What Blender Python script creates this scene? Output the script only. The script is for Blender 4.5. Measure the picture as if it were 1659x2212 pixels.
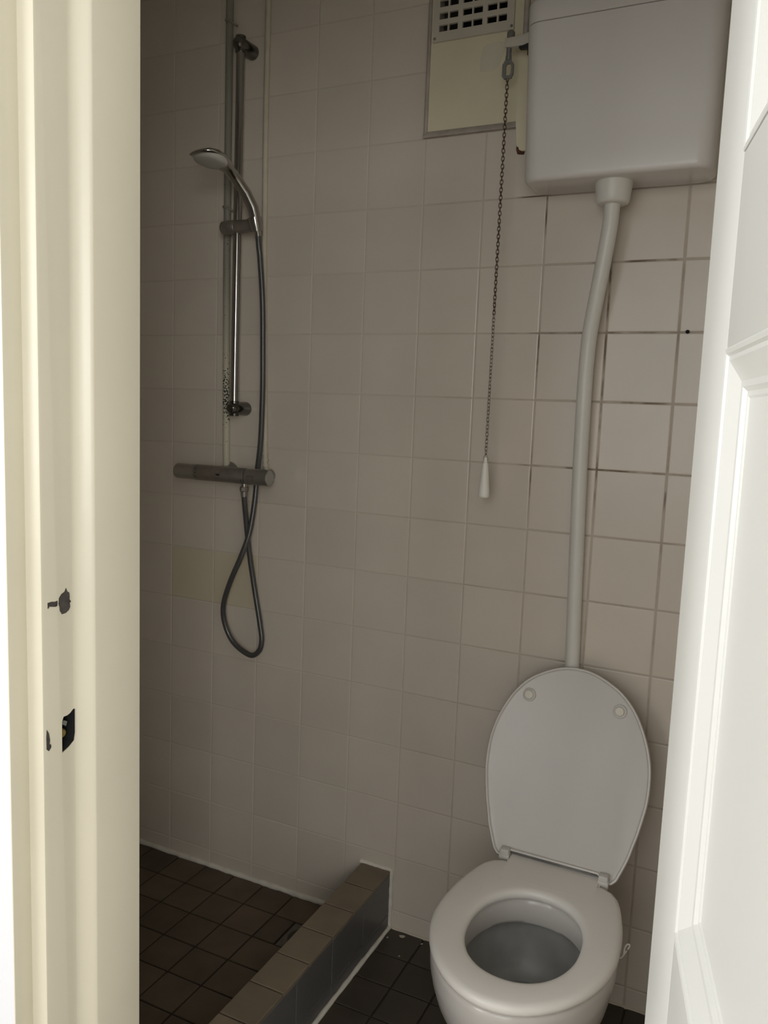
import bpy, bmesh, math, random
from mathutils import Vector, Matrix

random.seed(7)
for o in list(bpy.data.objects):
    bpy.data.objects.remove(o, do_unlink=True)
scene = bpy.context.scene
C = scene.collection

# ------------------------------------------------------------------ camera
YAW, PITCH, ROLL = -0.446289, -0.124607, 0.03875
fwd = Vector((math.sin(YAW) * math.cos(PITCH), math.cos(YAW) * math.cos(PITCH), math.sin(PITCH)))
rgt = Vector((math.cos(YAW), -math.sin(YAW), 0))
upv = rgt.cross(fwd)
r2 = rgt * math.cos(ROLL) + upv * math.sin(ROLL)
u2 = upv * math.cos(ROLL) - rgt * math.sin(ROLL)
cd = bpy.data.cameras.new('camera')
cam = bpy.data.objects.new('camera', cd)
C.objects.link(cam)
cd.sensor_fit = 'HORIZONTAL'
cd.sensor_width = 36.0
cd.lens = 38.1186
cd.clip_start = 0.02
m = Matrix((r2, u2, -fwd)).transposed().to_4x4()
m.translation = Vector((1.579719, -1.863828, 1.3823))
cam.matrix_world = m
scene.camera = cam

# ------------------------------------------------------------------ world, light, exposure
w = bpy.data.worlds.new('world')
scene.world = w
w.use_nodes = True
w.node_tree.nodes['Background'].inputs[0].default_value = (0.75, 0.85, 1.0, 1)
w.node_tree.nodes['Background'].inputs[1].default_value = 0.4


def area_light(name, loc, target, sx, sy, power, col):
    ld = bpy.data.lights.new(name, 'AREA')
    ld.shape = 'RECTANGLE'
    ld.size, ld.size_y = sx, sy
    ld.energy = power
    ld.color = col
    lo = bpy.data.objects.new(name, ld)
    C.objects.link(lo)
    lo.location = loc
    lo.rotation_euler = (Vector(target) - Vector(loc)).to_track_quat('-Z', 'Y').to_euler()
    return lo


# unseen area lights added for the hallway daylight, balanced over door, jamb and wall
DAY = (1.0, 0.995, 0.972)
area_light('hall_added_daylight', (-0.4, -3.56, 1.62), (-0.4, 0, 1.55), 1.0, 1.3, 29, DAY)
area_light('hall_added_daylight', (0.7, -3.56, 1.62), (0.7, 0, 1.55), 1.0, 1.3, 4.5, DAY)
area_light('hall_added_daylight', (1.8, -3.56, 1.62), (1.8, 0, 1.55), 1.0, 1.3, 13, DAY)
area_light('hall_added_daylight', (2.9, -3.56, 1.62), (2.9, 0, 1.55), 1.0, 1.3, 51, DAY)
area_light('hall_end_added_daylight', (-1.86, -2.3, 1.62), (0, -2.3, 1.55), 1.2, 1.3, 47, DAY)

vs = scene.view_settings
vs.view_transform = 'Standard'
vs.look = 'None'
vs.gamma = 1.0
vs.use_curve_mapping = False
vs.exposure = 0.0


# ------------------------------------------------------------------ materials
def new_mat(name):
    mt = bpy.data.materials.new(name)
    mt.use_nodes = True
    return mt, mt.node_tree, mt.node_tree.nodes['Principled BSDF']


def mat(name, col, rough=0.5, metal=0.0, noise=0.0, nscale=30.0, bump=0.0, bscale=200.0, col2=None, rvar=0.0,
        randv=0.0, spec=0.5):
    mt, nt, b = new_mat(name)
    N, L = nt.nodes, nt.links
    b.inputs['Roughness'].default_value = rough
    b.inputs['Metallic'].default_value = metal
    b.inputs['Specular IOR Level'].default_value = spec
    tc = N.new('ShaderNodeTexCoord')
    geo = N.new('ShaderNodeNewGeometry')
    if noise > 0 or col2:
        nz = N.new('ShaderNodeTexNoise')
        nz.inputs['Scale'].default_value = nscale
        nz.inputs['Detail'].default_value = 5
        L.new(geo.outputs['Position'], nz.inputs['Vector'])
        mx = N.new('ShaderNodeMix')
        mx.data_type = 'RGBA'
        c2 = col2 if col2 else tuple(c * (1 - noise) for c in col)
        mx.inputs[6].default_value = (*col, 1)
        mx.inputs[7].default_value = (*c2, 1)
        rp = N.new('ShaderNodeMapRange')
        rp.inputs[1].default_value = 0.35
        rp.inputs[2].default_value = 0.7
        L.new(nz.outputs['Fac'], rp.inputs[0])
        L.new(rp.outputs[0], mx.inputs[0])
        out = mx.outputs[2]
    else:
        rg = N.new('ShaderNodeRGB')
        rg.outputs[0].default_value = (*col, 1)
        out = rg.outputs[0]
    if randv > 0:
        oi = N.new('ShaderNodeObjectInfo')
        mr = N.new('ShaderNodeMapRange')
        mr.inputs[3].default_value = 1 - randv
        mr.inputs[4].default_value = 1 + randv
        L.new(oi.outputs['Random'], mr.inputs[0])
        hs = N.new('ShaderNodeHueSaturation')
        L.new(mr.outputs[0], hs.inputs['Value'])
        L.new(out, hs.inputs['Color'])
        out = hs.outputs[0]
    L.new(out, b.inputs['Base Color'])
    if rvar > 0:
        n2 = N.new('ShaderNodeTexNoise')
        n2.inputs['Scale'].default_value = nscale * 0.7
        L.new(geo.outputs['Position'], n2.inputs['Vector'])
        m2 = N.new('ShaderNodeMapRange')
        m2.inputs[3].default_value = max(0, rough - rvar)
        m2.inputs[4].default_value = min(1, rough + rvar)
        L.new(n2.outputs['Fac'], m2.inputs[0])
        L.new(m2.outputs[0], b.inputs['Roughness'])
    if bump > 0:
        n3 = N.new('ShaderNodeTexNoise')
        n3.inputs['Scale'].default_value = bscale
        n3.inputs['Detail'].default_value = 3
        L.new(geo.outputs['Position'], n3.inputs['Vector'])
        bp = N.new('ShaderNodeBump')
        bp.inputs['Strength'].default_value = bump
        bp.inputs['Distance'].default_value = 0.001
        L.new(n3.outputs['Fac'], bp.inputs['Height'])
        L.new(bp.outputs[0], b.inputs['Normal'])
    return mt


def grout_mat():
    """pale joint mortar, browned by damp and dirt in some stretches beside the flush pipe"""
    mt, nt, b = new_mat('wall_grout')
    N, L = nt.nodes, nt.links
    b.inputs['Roughness'].default_value = 0.85
    geo = N.new('ShaderNodeNewGeometry')
    sep = N.new('ShaderNodeSeparateXYZ')
    L.new(geo.outputs['Position'], sep.inputs[0])

    def mth(op, a, bb=None):
        nd = N.new('ShaderNodeMath')
        nd.operation = op
        for i, v in enumerate((a, bb)):
            if v is None:
                continue
            if isinstance(v, (int, float)):
                nd.inputs[i].default_value = v
            else:
                L.new(v, nd.inputs[i])
        return nd.outputs[0]

    def smooth(val, lo, hi):
        nd = N.new('ShaderNodeMapRange')
        nd.interpolation_type = 'SMOOTHSTEP'
        nd.inputs[1].default_value = lo
        nd.inputs[2].default_value = hi
        L.new(val, nd.inputs[0])
        return nd.outputs[0]

    X, Z = sep.outputs[0], sep.outputs[2]

    def boxm(x0, x1, z0, z1, s=0.03):
        a = mth('MULTIPLY', smooth(X, x0 - s, x0 + s), mth('SUBTRACT', 1.0, smooth(X, x1 - s, x1 + s)))
        c = mth('MULTIPLY', smooth(Z, z0 - s, z0 + s), mth('SUBTRACT', 1.0, smooth(Z, z1 - s, z1 + s)))
        return mth('MULTIPLY', a, c)

    total = None
    for bx in [(1.23, 1.38, 1.69, 1.75), (0.99, 1.09, 1.80, 1.90), (1.0, 1.37, 1.55, 1.59),
               (1.22, 1.35, 1.39, 1.44), (1.19, 1.24, 1.35, 1.74), (1.04, 1.09, 1.45, 1.58), (1.05, 1.42, 1.2, 1.3)]:
        v = boxm(*bx)
        total = v if total is None else mth('MAXIMUM', total, v)
    nz = N.new('ShaderNodeTexNoise')
    nz.inputs['Scale'].default_value = 14
    nz.inputs['Detail'].default_value = 6
    L.new(geo.outputs['Position'], nz.inputs['Vector'])
    dirt = mth('MULTIPLY', smooth(nz.outputs['Fac'], 0.38, 0.62), total)
    general = mth('MULTIPLY', smooth(nz.outputs['Fac'], 0.45, 0.75), smooth(X, 0.55, 1.15))
    mx0 = N.new('ShaderNodeMix')
    mx0.data_type = 'RGBA'
    mx0.inputs[6].default_value = (0.64, 0.57, 0.48, 1)
    mx0.inputs[7].default_value = (0.42, 0.36, 0.295, 1)
    L.new(mth('ADD', mth('MULTIPLY', general, 0.6), mth('MULTIPLY', smooth(X, 0.5, 1.1), 0.4)), mx0.inputs[0])
    mx = N.new('ShaderNodeMix')
    mx.data_type = 'RGBA'
    L.new(mx0.outputs[2], mx.inputs[6])
    mx.inputs[7].default_value = (0.19, 0.14, 0.10, 1)
    L.new(dirt, mx.inputs[0])
    L.new(mx.outputs[2], b.inputs['Base Color'])
    return mt


def pipe_mat():
    """old painted copper pipe, green-grey above, cream below, paint flaked off to dark metal"""
    mt, nt, b = new_mat('flaking_pipe_paint')
    N, L = nt.nodes, nt.links
    b.inputs['Roughness'].default_value = 0.55
    geo = N.new('ShaderNodeNewGeometry')
    sep = N.new('ShaderNodeSeparateXYZ')
    L.new(geo.outputs['Position'], sep.inputs[0])
    z = sep.outputs[2]

    def mr(v, a, bb, c=0.0, d=1.0):
        nd = N.new('ShaderNodeMapRange')
        nd.inputs[1].default_value, nd.inputs[2].default_value = a, bb
        nd.inputs[3].default_value, nd.inputs[4].default_value = c, d
        L.new(v, nd.inputs[0])
        return nd.outputs[0]
    mx = N.new('ShaderNodeMix')
    mx.data_type = 'RGBA'
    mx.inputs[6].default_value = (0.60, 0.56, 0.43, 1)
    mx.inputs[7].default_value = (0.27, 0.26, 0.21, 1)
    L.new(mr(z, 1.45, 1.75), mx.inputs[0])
    nz = N.new('ShaderNodeTexNoise')
    nz.inputs['Scale'].default_value = 210
    nz.inputs['Detail'].default_value = 4
    L.new(geo.outputs['Position'], nz.inputs['Vector'])
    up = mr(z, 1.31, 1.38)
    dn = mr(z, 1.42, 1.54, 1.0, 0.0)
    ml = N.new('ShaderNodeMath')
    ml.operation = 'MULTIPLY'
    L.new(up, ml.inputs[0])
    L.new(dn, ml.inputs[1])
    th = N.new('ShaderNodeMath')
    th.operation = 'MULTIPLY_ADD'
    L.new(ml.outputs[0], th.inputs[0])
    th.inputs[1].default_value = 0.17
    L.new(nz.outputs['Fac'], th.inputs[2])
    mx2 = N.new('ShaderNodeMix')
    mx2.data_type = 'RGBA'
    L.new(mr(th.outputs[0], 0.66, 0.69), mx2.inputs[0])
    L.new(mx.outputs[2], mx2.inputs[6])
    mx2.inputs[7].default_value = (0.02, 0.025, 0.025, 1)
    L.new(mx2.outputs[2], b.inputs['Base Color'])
    return mt


M = {}
M['tile'] = mat('glazed_wall_tile', (0.71, 0.64, 0.545), 0.19, noise=0.06, nscale=5, bump=0.05, bscale=60, randv=0.03)
M['tile_yellow'] = mat('yellowish_wall_tile', (0.68, 0.61, 0.45), 0.34, noise=0.05, nscale=5, bump=0.05, bscale=60)
M['grout'] = grout_mat()
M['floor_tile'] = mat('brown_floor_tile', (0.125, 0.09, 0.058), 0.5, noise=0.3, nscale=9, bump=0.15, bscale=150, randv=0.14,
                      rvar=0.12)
M['main_tile'] = mat('darker_floor_tile', (0.064, 0.050, 0.036), 0.5, noise=0.3, nscale=9, bump=0.15, bscale=150, randv=0.14, rvar=0.1)  # darker than the tiles of the shower floor
M['floor_grout'] = mat('dark_floor_grout', (0.035, 0.026, 0.02), 0.9)
M['kerb_tile'] = mat('tan_kerb_tile', (0.24, 0.19, 0.13), 0.55, noise=0.25, nscale=9, bump=0.12, bscale=150, randv=0.12)
M['kerb_face'] = mat('grey_kerb_tile', (0.13, 0.125, 0.12), 0.38, noise=0.15, nscale=7, randv=0.05)
M['silicone'] = mat('white_silicone', (0.82, 0.77, 0.67), 0.5, noise=0.15, nscale=40)
M['ceiling'] = mat('white_ceiling_paint', (0.85, 0.84, 0.8), 0.9)
M['plaster'] = mat('white_wall_plaster', (0.80, 0.80, 0.80), 0.85, bump=0.1)
M['hall_paint'] = mat('bluish_white_wall_paint', (0.62, 0.625, 0.64), 0.85, bump=0.1)
M['frame'] = mat('cream_gloss_paint', (0.605, 0.565, 0.445), 0.32, noise=0.05, nscale=4, bump=0.05, bscale=25)
M['door'] = mat('white_door_paint', (0.68, 0.683, 0.65), 0.35, noise=0.03, nscale=5, bump=0.04, bscale=40)
M['bare'] = mat('bare_dark_metal', (0.085, 0.075, 0.07), 0.5, noise=0.5, nscale=120, metal=0.3)
M['black'] = mat('dark_void', (0.004, 0.004, 0.004), 0.9)
M['duct'] = mat('dusty_duct', (0.20, 0.19, 0.16), 0.9)
M['brass'] = mat('tarnished_brass', (0.35, 0.27, 0.09), 0.45, metal=0.8)
M['ceramic'] = mat('white_ceramic', (0.66, 0.63, 0.59), 0.16, noise=0.03, nscale=4)
M['bowl_in'] = mat('grey_bowl_glaze', (0.46, 0.46, 0.44), 0.3, noise=0.25, nscale=14)  # greyer and more mottled than the outer ceramic
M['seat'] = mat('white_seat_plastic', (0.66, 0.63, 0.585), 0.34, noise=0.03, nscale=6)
M['seat_toplit'] = mat('toplit_seat_plastic', (0.90, 0.865, 0.81), 0.34, noise=0.03, nscale=6)  # same plastic as the lid; light from above painted into the colour
M['pad'] = mat('cream_rubber_pad', (0.80, 0.77, 0.66), 0.6)
M['tank'] = mat('white_tank_plastic', (0.745, 0.715, 0.67), 0.26, noise=0.03, nscale=5)
M['pvc'] = mat('grey_white_pvc', (0.76, 0.74, 0.675), 0.34, noise=0.04, nscale=8)
M['cream'] = mat('cream_board_paint', (0.80, 0.735, 0.53), 0.6, noise=0.06, nscale=9, bump=0.06)
M['patch'] = mat('filler_paint', (0.74, 0.69, 0.54), 0.7, noise=0.06, nscale=20)
M['grille'] = mat('cream_vent_plastic', (0.60, 0.56, 0.47), 0.5, noise=0.05, nscale=9)
M['trim'] = mat('chipped_trim_paint', (0.50, 0.45, 0.39), 0.6, noise=0.25, nscale=35)
M['brick'] = mat('broken_brick', (0.14, 0.05, 0.03), 0.9, noise=0.5, nscale=60)
M['chrome'] = mat('chrome', (0.40, 0.39, 0.375), 0.14, metal=1.0)
M['dark_chrome'] = mat('darker_chrome', (0.17, 0.165, 0.155), 0.2, metal=1.0)  # darker than the bar's chrome, for brackets and sockets
M['dull'] = mat('limescaled_chrome', (0.34, 0.31, 0.28), 0.42, metal=0.75, noise=0.2, nscale=40, rvar=0.08)
M['knob'] = mat('grey_chrome_knob', (0.42, 0.41, 0.39), 0.28, metal=0.85, noise=0.1, nscale=40)
M['hose'] = mat('dark_grey_hose', (0.10, 0.10, 0.098), 0.28, metal=0.35)
M['print'] = mat('black_print', (0.01, 0.01, 0.01), 0.6)
M['spray'] = mat('pale_grey_spray_plate', (0.50, 0.48, 0.43), 0.5)
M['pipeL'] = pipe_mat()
M['pipeR'] = mat('cream_pipe_paint', (0.62, 0.57, 0.45), 0.5, noise=0.12, nscale=30)
M['chain'] = mat('rusty_chain', (0.13, 0.09, 0.065), 0.45, metal=0.7, noise=0.4, nscale=90)
M['chain_lo'] = mat('steel_chain', (0.36, 0.32, 0.27), 0.4, metal=0.8, noise=0.3, nscale=90)
M['steel'] = mat('dull_zinc', (0.26, 0.26, 0.24), 0.45, metal=0.6)
M['handle'] = mat('cream_pull_handle', (0.90, 0.87, 0.79), 0.42)
M['grate'] = mat('dark_drain_metal', (0.05, 0.047, 0.042), 0.5, metal=0.5)
M['drain'] = mat('worn_drain_plate', (0.17, 0.15, 0.12), 0.5, metal=0.3, noise=0.3, nscale=60)
M['chip'] = mat('pale_paint_flake', (0.62, 0.55, 0.44), 0.8)
M['hall_floor'] = mat('hall_floor', (0.30, 0.24, 0.18), 0.5, noise=0.2, nscale=10)
def side_tile_mat():
    mt, nt, b = new_mat('side_wall_tiles')
    N, L = nt.nodes, nt.links
    b.inputs['Roughness'].default_value = 0.25
    geo = N.new('ShaderNodeNewGeometry')
    sp_ = N.new('ShaderNodeSeparateXYZ')
    cb = N.new('ShaderNodeCombineXYZ')
    L.new(geo.outputs['Position'], sp_.inputs[0])
    L.new(sp_.outputs[1], cb.inputs[0])
    sb = N.new('ShaderNodeMath')
    sb.operation = 'ADD'
    sb.inputs[1].default_value = 0.101
    L.new(sp_.outputs[2], sb.inputs[0])
    L.new(sb.outputs[0], cb.inputs[1])
    bt = N.new('ShaderNodeTexBrick')
    bt.offset = 0.0
    bt.inputs['Scale'].default_value = 1.0
    bt.inputs['Brick Width'].default_value = 0.152
    bt.inputs['Row Height'].default_value = 0.152
    bt.inputs['Mortar Size'].default_value = 0.0015
    bt.inputs['Color1'].default_value = (0.71, 0.645, 0.555, 1)
    bt.inputs['Color2'].default_value = (0.69, 0.625, 0.535, 1)
    bt.inputs['Mortar'].default_value = (0.55, 0.48, 0.40, 1)
    L.new(cb.outputs[0], bt.inputs['Vector'])
    L.new(bt.outputs['Color'], b.inputs['Base Color'])
    return mt
M['side_tile'] = side_tile_mat()
M['water'] = mat('still_water', (0.30, 0.31, 0.30), 0.04)


# ------------------------------------------------------------------ geometry helpers
def link(name, me, mtl=None, parent=None):
    o = bpy.data.objects.new(name, me)
    C.objects.link(o)
    if mtl is not None and me is not None and len(me.materials) == 0:
        me.materials.append(mtl)
    if parent is not None:
        o.parent = parent
    return o


def from_bm(name, bm, mtl=None, parent=None, smooth=False, auto=None):
    bmesh.ops.recalc_face_normals(bm, faces=bm.faces)
    me = bpy.data.meshes.new(name)
    bm.to_mesh(me)
    bm.free()
    if smooth or auto:
        for pf in me.polygons:
            pf.use_smooth = True
        if auto:
            me.set_sharp_from_angle(angle=math.radians(auto))
    return link(name, me, mtl, parent)


def tag(o, label=None, cat=None, group=None, kind=None):
    if label:
        o['label'] = label
    if cat:
        o['category'] = cat
    if group:
        o['group'] = group
    if kind:
        o['kind'] = kind
    return o


def empty(name, loc=(0, 0, 0)):
    o = bpy.data.objects.new(name, None)
    o.empty_display_size = 0.05
    C.objects.link(o)
    o.location = loc
    return o


def add_box(bm, lo, hi):
    x0, y0, z0 = lo
    x1, y1, z1 = hi
    v = [bm.verts.new(p) for p in [(x0, y0, z0), (x1, y0, z0), (x1, y1, z0), (x0, y1, z0),
                                   (x0, y0, z1), (x1, y0, z1), (x1, y1, z1), (x0, y1, z1)]]
    for f in [(0, 3, 2, 1), (4, 5, 6, 7), (0, 1, 5, 4), (1, 2, 6, 5), (2, 3, 7, 6), (3, 0, 4, 7)]:
        bm.faces.new([v[i] for i in f])
    return v


def box(name, lo, hi, mtl, parent=None, bev=0.0, seg=2):
    bm = bmesh.new()
    add_box(bm, lo, hi)
    if bev > 0:
        bmesh.ops.bevel(bm, geom=bm.edges[:], offset=bev, segments=seg, profile=0.5, affect='EDGES')
    return from_bm(name, bm, mtl, parent, auto=40 if bev else None)


def add_prism(bm, pts, axis, a, b):
    """polygon pts (2-D) extruded along axis from a to b"""
    def P(q, h):
        if axis == 'z':
            return (q[0], q[1], h)
        if axis == 'y':
            return (q[0], h, q[1])
        return (h, q[0], q[1])
    A = [bm.verts.new(P(q, a)) for q in pts]
    B = [bm.verts.new(P(q, b)) for q in pts]
    bm.faces.new(A)
    bm.faces.new(B[::-1])
    n = len(pts)
    for i in range(n):
        bm.faces.new([A[i], A[(i + 1) % n], B[(i + 1) % n], B[i]])


def prism(name, pts, axis, a, b, mtl, parent=None, bev=0.0, auto=None):
    bm = bmesh.new()
    add_prism(bm, pts, axis, a, b)
    if bev:
        bmesh.ops.recalc_face_normals(bm, faces=bm.faces)
        bmesh.ops.bevel(bm, geom=bm.edges[:], offset=bev, segments=2, profile=0.5, affect='EDGES')
        auto = auto or 40
    return from_bm(name, bm, mtl, parent, auto=auto)


def add_loft(bm, rings, cap0=True, cap1=True):
    R = [[bm.verts.new(p) for p in r] for r in rings]
    n = len(R[0])
    for a, b in zip(R, R[1:]):
        for i in range(n):
            bm.faces.new([a[i], a[(i + 1) % n], b[(i + 1) % n], b[i]])
    if cap0:
        bm.faces.new(R[0][::-1])
    if cap1:
        bm.faces.new(R[-1])
    return R


def frames(pts):
    """rotation-minimising frames along a polyline"""
    T = []
    for i in range(len(pts)):
        a = pts[max(0, i - 1)]
        b = pts[min(len(pts) - 1, i + 1)]
        T.append((b - a).normalized())
    up = Vector((0, 0, 1)) if abs(T[0].z) < 0.9 else Vector((1, 0, 0))
    n = (up - T[0] * up.dot(T[0])).normalized()
    out = []
    for t in T:
        n = (n - t * n.dot(t)).normalized()
        out.append((t, n, t.cross(n)))
    return out


def catmull(pts, sub=6):
    pts = [Vector(p) for p in pts]
    out = []
    for i in range(len(pts) - 1):
        p0 = pts[max(i - 1, 0)]
        p1, p2 = pts[i], pts[i + 1]
        p3 = pts[min(i + 2, len(pts) - 1)]
        for k in range(sub):
            t = k / sub
            out.append(0.5 * ((2 * p1) + (p2 - p0) * t + (2 * p0 - 5 * p1 + 4 * p2 - p3) * t * t +
                              (3 * p1 - p0 - 3 * p2 + p3) * t ** 3))
    out.append(pts[-1])
    return out


def add_tube(bm, pts, rad, n=14, closed=False):
    pts = [Vector(p) for p in pts]
    fr = frames(pts)
    rings = []
    for i, (p, (t, a, b)) in enumerate(zip(pts, fr)):
        r = rad[i] if isinstance(rad, (list, tuple)) else rad
        rings.append([p + (a * math.cos(2 * math.pi * k / n) + b * math.sin(2 * math.pi * k / n)) * r for k in range(n)])
    if closed:
        R = [[bm.verts.new(q) for q in r] for r in rings]
        for a, b in zip(R, R[1:] + R[:1]):
            for i in range(n):
                bm.faces.new([a[i], a[(i + 1) % n], b[(i + 1) % n], b[i]])
    else:
        add_loft(bm, rings)


def tube(name, pts, rad, mtl, parent=None, n=14, sub=0):
    bm = bmesh.new()
    p = catmull(pts, sub) if sub else pts
    add_tube(bm, p, rad, n)
    return from_bm(name, bm, mtl, parent, auto=50)


def lathe(name, prof, base, axis, mtl, parent=None, n=32, auto=40):
    """prof: (radius, height) pairs along axis from base"""
    ax = Vector(axis).normalized()
    ref = Vector((0, 0, 1)) if abs(ax.z) < 0.9 else Vector((1, 0, 0))
    a = ax.cross(ref).normalized()
    b = ax.cross(a)
    bm = bmesh.new()
    rings = []
    for r, h in prof:
        r = max(r, 1e-5)
        rings.append([Vector(base) + ax * h + (a * math.cos(2 * math.pi * k / n) + b * math.sin(2 * math.pi * k / n)) * r
                      for k in range(n)])
    add_loft(bm, rings)
    return from_bm(name, bm, mtl, parent, auto=auto)


_tiles = {}


def tile_mesh(sx, sy, t, bev, mtl, key):
    """one tile: a slab with softly chamfered edges, face up (+Z) at z = 0"""
    k = (round(sx, 4), round(sy, 4), round(t, 4), key)
    if k in _tiles:
        return _tiles[k]
    bm = bmesh.new()
    def ring(d, z):
        return [Vector((-sx / 2 + d, -sy / 2 + d, z)), Vector((sx / 2 - d, -sy / 2 + d, z)),
                Vector((sx / 2 - d, sy / 2 - d, z)), Vector((-sx / 2 + d, sy / 2 - d, z))]
    add_loft(bm, [ring(0, -t), ring(0, -bev), ring(bev * 0.45, -bev * 0.3), ring(bev * 1.6, 0)], cap0=False)
    bmesh.ops.recalc_face_normals(bm, faces=bm.faces)
    me = bpy.data.meshes.new('tile')
    bm.to_mesh(me)
    bm.free()
    for pf in me.polygons:
        if pf.normal.z < 0 and abs(pf.normal.z) > 0.5:
            pf.flip()
    me.materials.append(mtl)
    _tiles[k] = me
    return me


def place_tile(me, loc, face, parent, jitter=0.0, name='tile'):
    o = bpy.data.objects.new(name, me)
    C.objects.link(o)
    o.parent = parent
    o.location = loc
    e = {'-y': (math.pi / 2, 0, 0), '+z': (0, 0, 0), '+x': (0, math.pi / 2, 0)}[face]
    o.rotation_euler = (e[0] + random.uniform(-jitter, jitter), e[1] + random.uniform(-jitter, jitter), e[2])
    return o


# ================================================================== the setting
X0, X1 = -0.20, 1.62          # bathroom, left and right wall
YF = -1.095                   # inner face of the front (door) wall
YH = -1.258                   # hallway face of the front wall
ZC = 2.50
T = 0.152
ZR = 1.723                    # height of the tile joint numbered 0

# back wall: mortar bed with the vent duct left open
bm = bmesh.new()
DX0, DX1, DZ0, DZ1 = 0.782, 0.955, 2.254, 2.445
for lo, hi in [((X0, 0.0012, -0.02), (X1, 0.12, DZ0)), ((X0, 0.0012, DZ1), (X1, 0.12, ZC)),
               ((X0, 0.0012, DZ0), (DX0, 0.12, DZ1)), ((DX1, 0.0012, DZ0), (X1, 0.12, DZ1))]:
    add_box(bm, lo, hi)
wall_back = tag(from_bm('wall_back', bm, M['grout']), 'back wall of square pinkish beige glazed tiles', kind='structure')

for c in range(-2, 11):
    for r in range(-6, 12):
        xa, xb = max(c * T, X0), min((c + 1) * T, X1)
        zb, za = min(ZR - r * T, ZC), max(ZR - (r + 1) * T, 0.0)
        if xb - xa < 0.02 or zb - za < 0.02:
            continue
        if r <= -3 and c in (5, 6, 7, 8):      # boarded vent panel and tank backing
            continue
        j = 0.0022 if c < 5 else (0.0030 if c < 7 else 0.0042)
        yel = (r == 5 and c in (0, 1))
        me = tile_mesh(xb - xa - j, zb - za - j * 0.9, 0.004, 0.0013, M['tile_yellow'] if yel else M['tile'], 'w%d' % yel)
        o = place_tile(me, ((xa + xb) / 2, 0, (za + zb) / 2), '-y', wall_back, 0.0025)
        if yel:
            o['label'] = 'slightly yellower tile'

# duct behind the vent
bm = bmesh.new()
add_box(bm, (DX0 - 0.01, 0.121, DZ0 - 0.01), (DX1 + 0.01, 0.14, DZ1 + 0.01))
from_bm('duct_back', bm, M['black'], wall_back)
bm = bmesh.new()
for lo, hi in [((DX0, 0.02, DZ0), (DX0 + 0.003, 0.12, DZ1)), ((DX1 - 0.003, 0.02, DZ0), (DX1, 0.12, DZ1)),
               ((DX0, 0.02, DZ1 - 0.003), (DX1, 0.12, DZ1)), ((DX0, 0.02, DZ0), (DX1, 0.12, DZ0 + 0.003))]:
    add_box(bm, lo, hi)
from_bm('duct_lining', bm, M['duct'], wall_back)
# small drilled hole in a joint
lathe('drilled_hole', [(0.0042, 0.0), (0.0042, 0.0008)], (1.386, -0.0002, 1.572), (0, -1, 0), M['black'], wall_back, 14)

tag(box('wall_left', (X0 - 0.1, YF, -0.02), (X0, 0.12, ZC), M['side_tile']), 'tiled left wall of the shower', kind='structure')
tag(box('wall_right', (X1, YF, -0.02), (X1 + 0.1, 0.12, ZC), M['side_tile']), 'tiled right wall beside the toilet', kind='structure')
tag(box('ceiling', (X0 - 0.1, YF, ZC), (X1 + 0.1, 0.12, ZC + 0.1), M['ceiling']), 'white painted bathroom ceiling', kind='structure')

# floor with its tiles
PF = 0.105
floor = tag(box('floor', (X0, YF, -0.06), (X1, 0.0012, -0.003), M['floor_grout']), 'dark brown tiled floor of shower and toilet',
            kind='structure')
KX0, KX1, KZ = 0.665, 0.750, 0.162
sh_lines = [0.658 - 0.1027 * k for k in range(9)][::-1]
sh_lines[0] = X0
rows = [0.0] + [-PF * k for k in range(1, 11)] + [YF]
main_lines = [0.757] + [0.855 + 0.1035 * k for k in range(0, 8)]
main_lines = [v for v in main_lines if v < X1 - 0.02] + [X1]
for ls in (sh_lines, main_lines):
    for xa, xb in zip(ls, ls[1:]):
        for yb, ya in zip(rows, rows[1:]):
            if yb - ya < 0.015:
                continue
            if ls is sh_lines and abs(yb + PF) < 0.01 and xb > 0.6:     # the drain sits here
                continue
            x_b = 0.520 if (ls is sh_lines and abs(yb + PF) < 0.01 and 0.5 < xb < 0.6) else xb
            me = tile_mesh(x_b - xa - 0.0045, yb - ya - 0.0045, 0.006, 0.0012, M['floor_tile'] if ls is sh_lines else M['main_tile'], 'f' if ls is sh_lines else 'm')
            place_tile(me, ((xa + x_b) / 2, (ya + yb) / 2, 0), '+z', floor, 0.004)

# kerb between the shower and the toilet
kerb = empty('shower_kerb', ((KX0 + KX1) / 2, -0.55, 0))
tag(kerb, 'low tiled kerb between the shower floor and the toilet', kind='structure')
OFF = Vector((KX0 + KX1, -1.1, 0)) / 2
def kpart(o):
    o.location = o.location - OFF
    return o
core = kpart(box('core', (KX0 + 0.004, YF, -0.003), (KX1 - 0.005, 0.0, KZ - 0.004), M['floor_grout'], kerb))
kl = [0.0] + [-0.1055 * k for k in range(1, 11)] + [YF]
for yb, ya in zip(kl, kl[1:]):
    if yb - ya < 0.015:
        continue
    me = tile_mesh(KX1 - KX0, yb - ya - 0.004, 0.008, 0.0012, M['kerb_tile'], 'k')
    kpart(place_tile(me, ((KX0 + KX1) / 2, (ya + yb) / 2, KZ), '+z', kerb, 0.006))
fl = [0.0] + [-0.158 * k for k in range(1, 7)] + [YF]
for yb, ya in zip(fl, fl[1:]):
    for za, zb in ((0.0, 0.040), (0.040, KZ - 0.008)):
        if yb - ya < 0.015:
            continue
        me = tile_mesh(zb - za - 0.002, yb - ya - 0.002, 0.005, 0.001, M['kerb_face'], 'kf')
        kpart(place_tile(me, (KX1, (ya + yb) / 2, (za + zb) / 2), '+x', kerb, 0.002))

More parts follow.
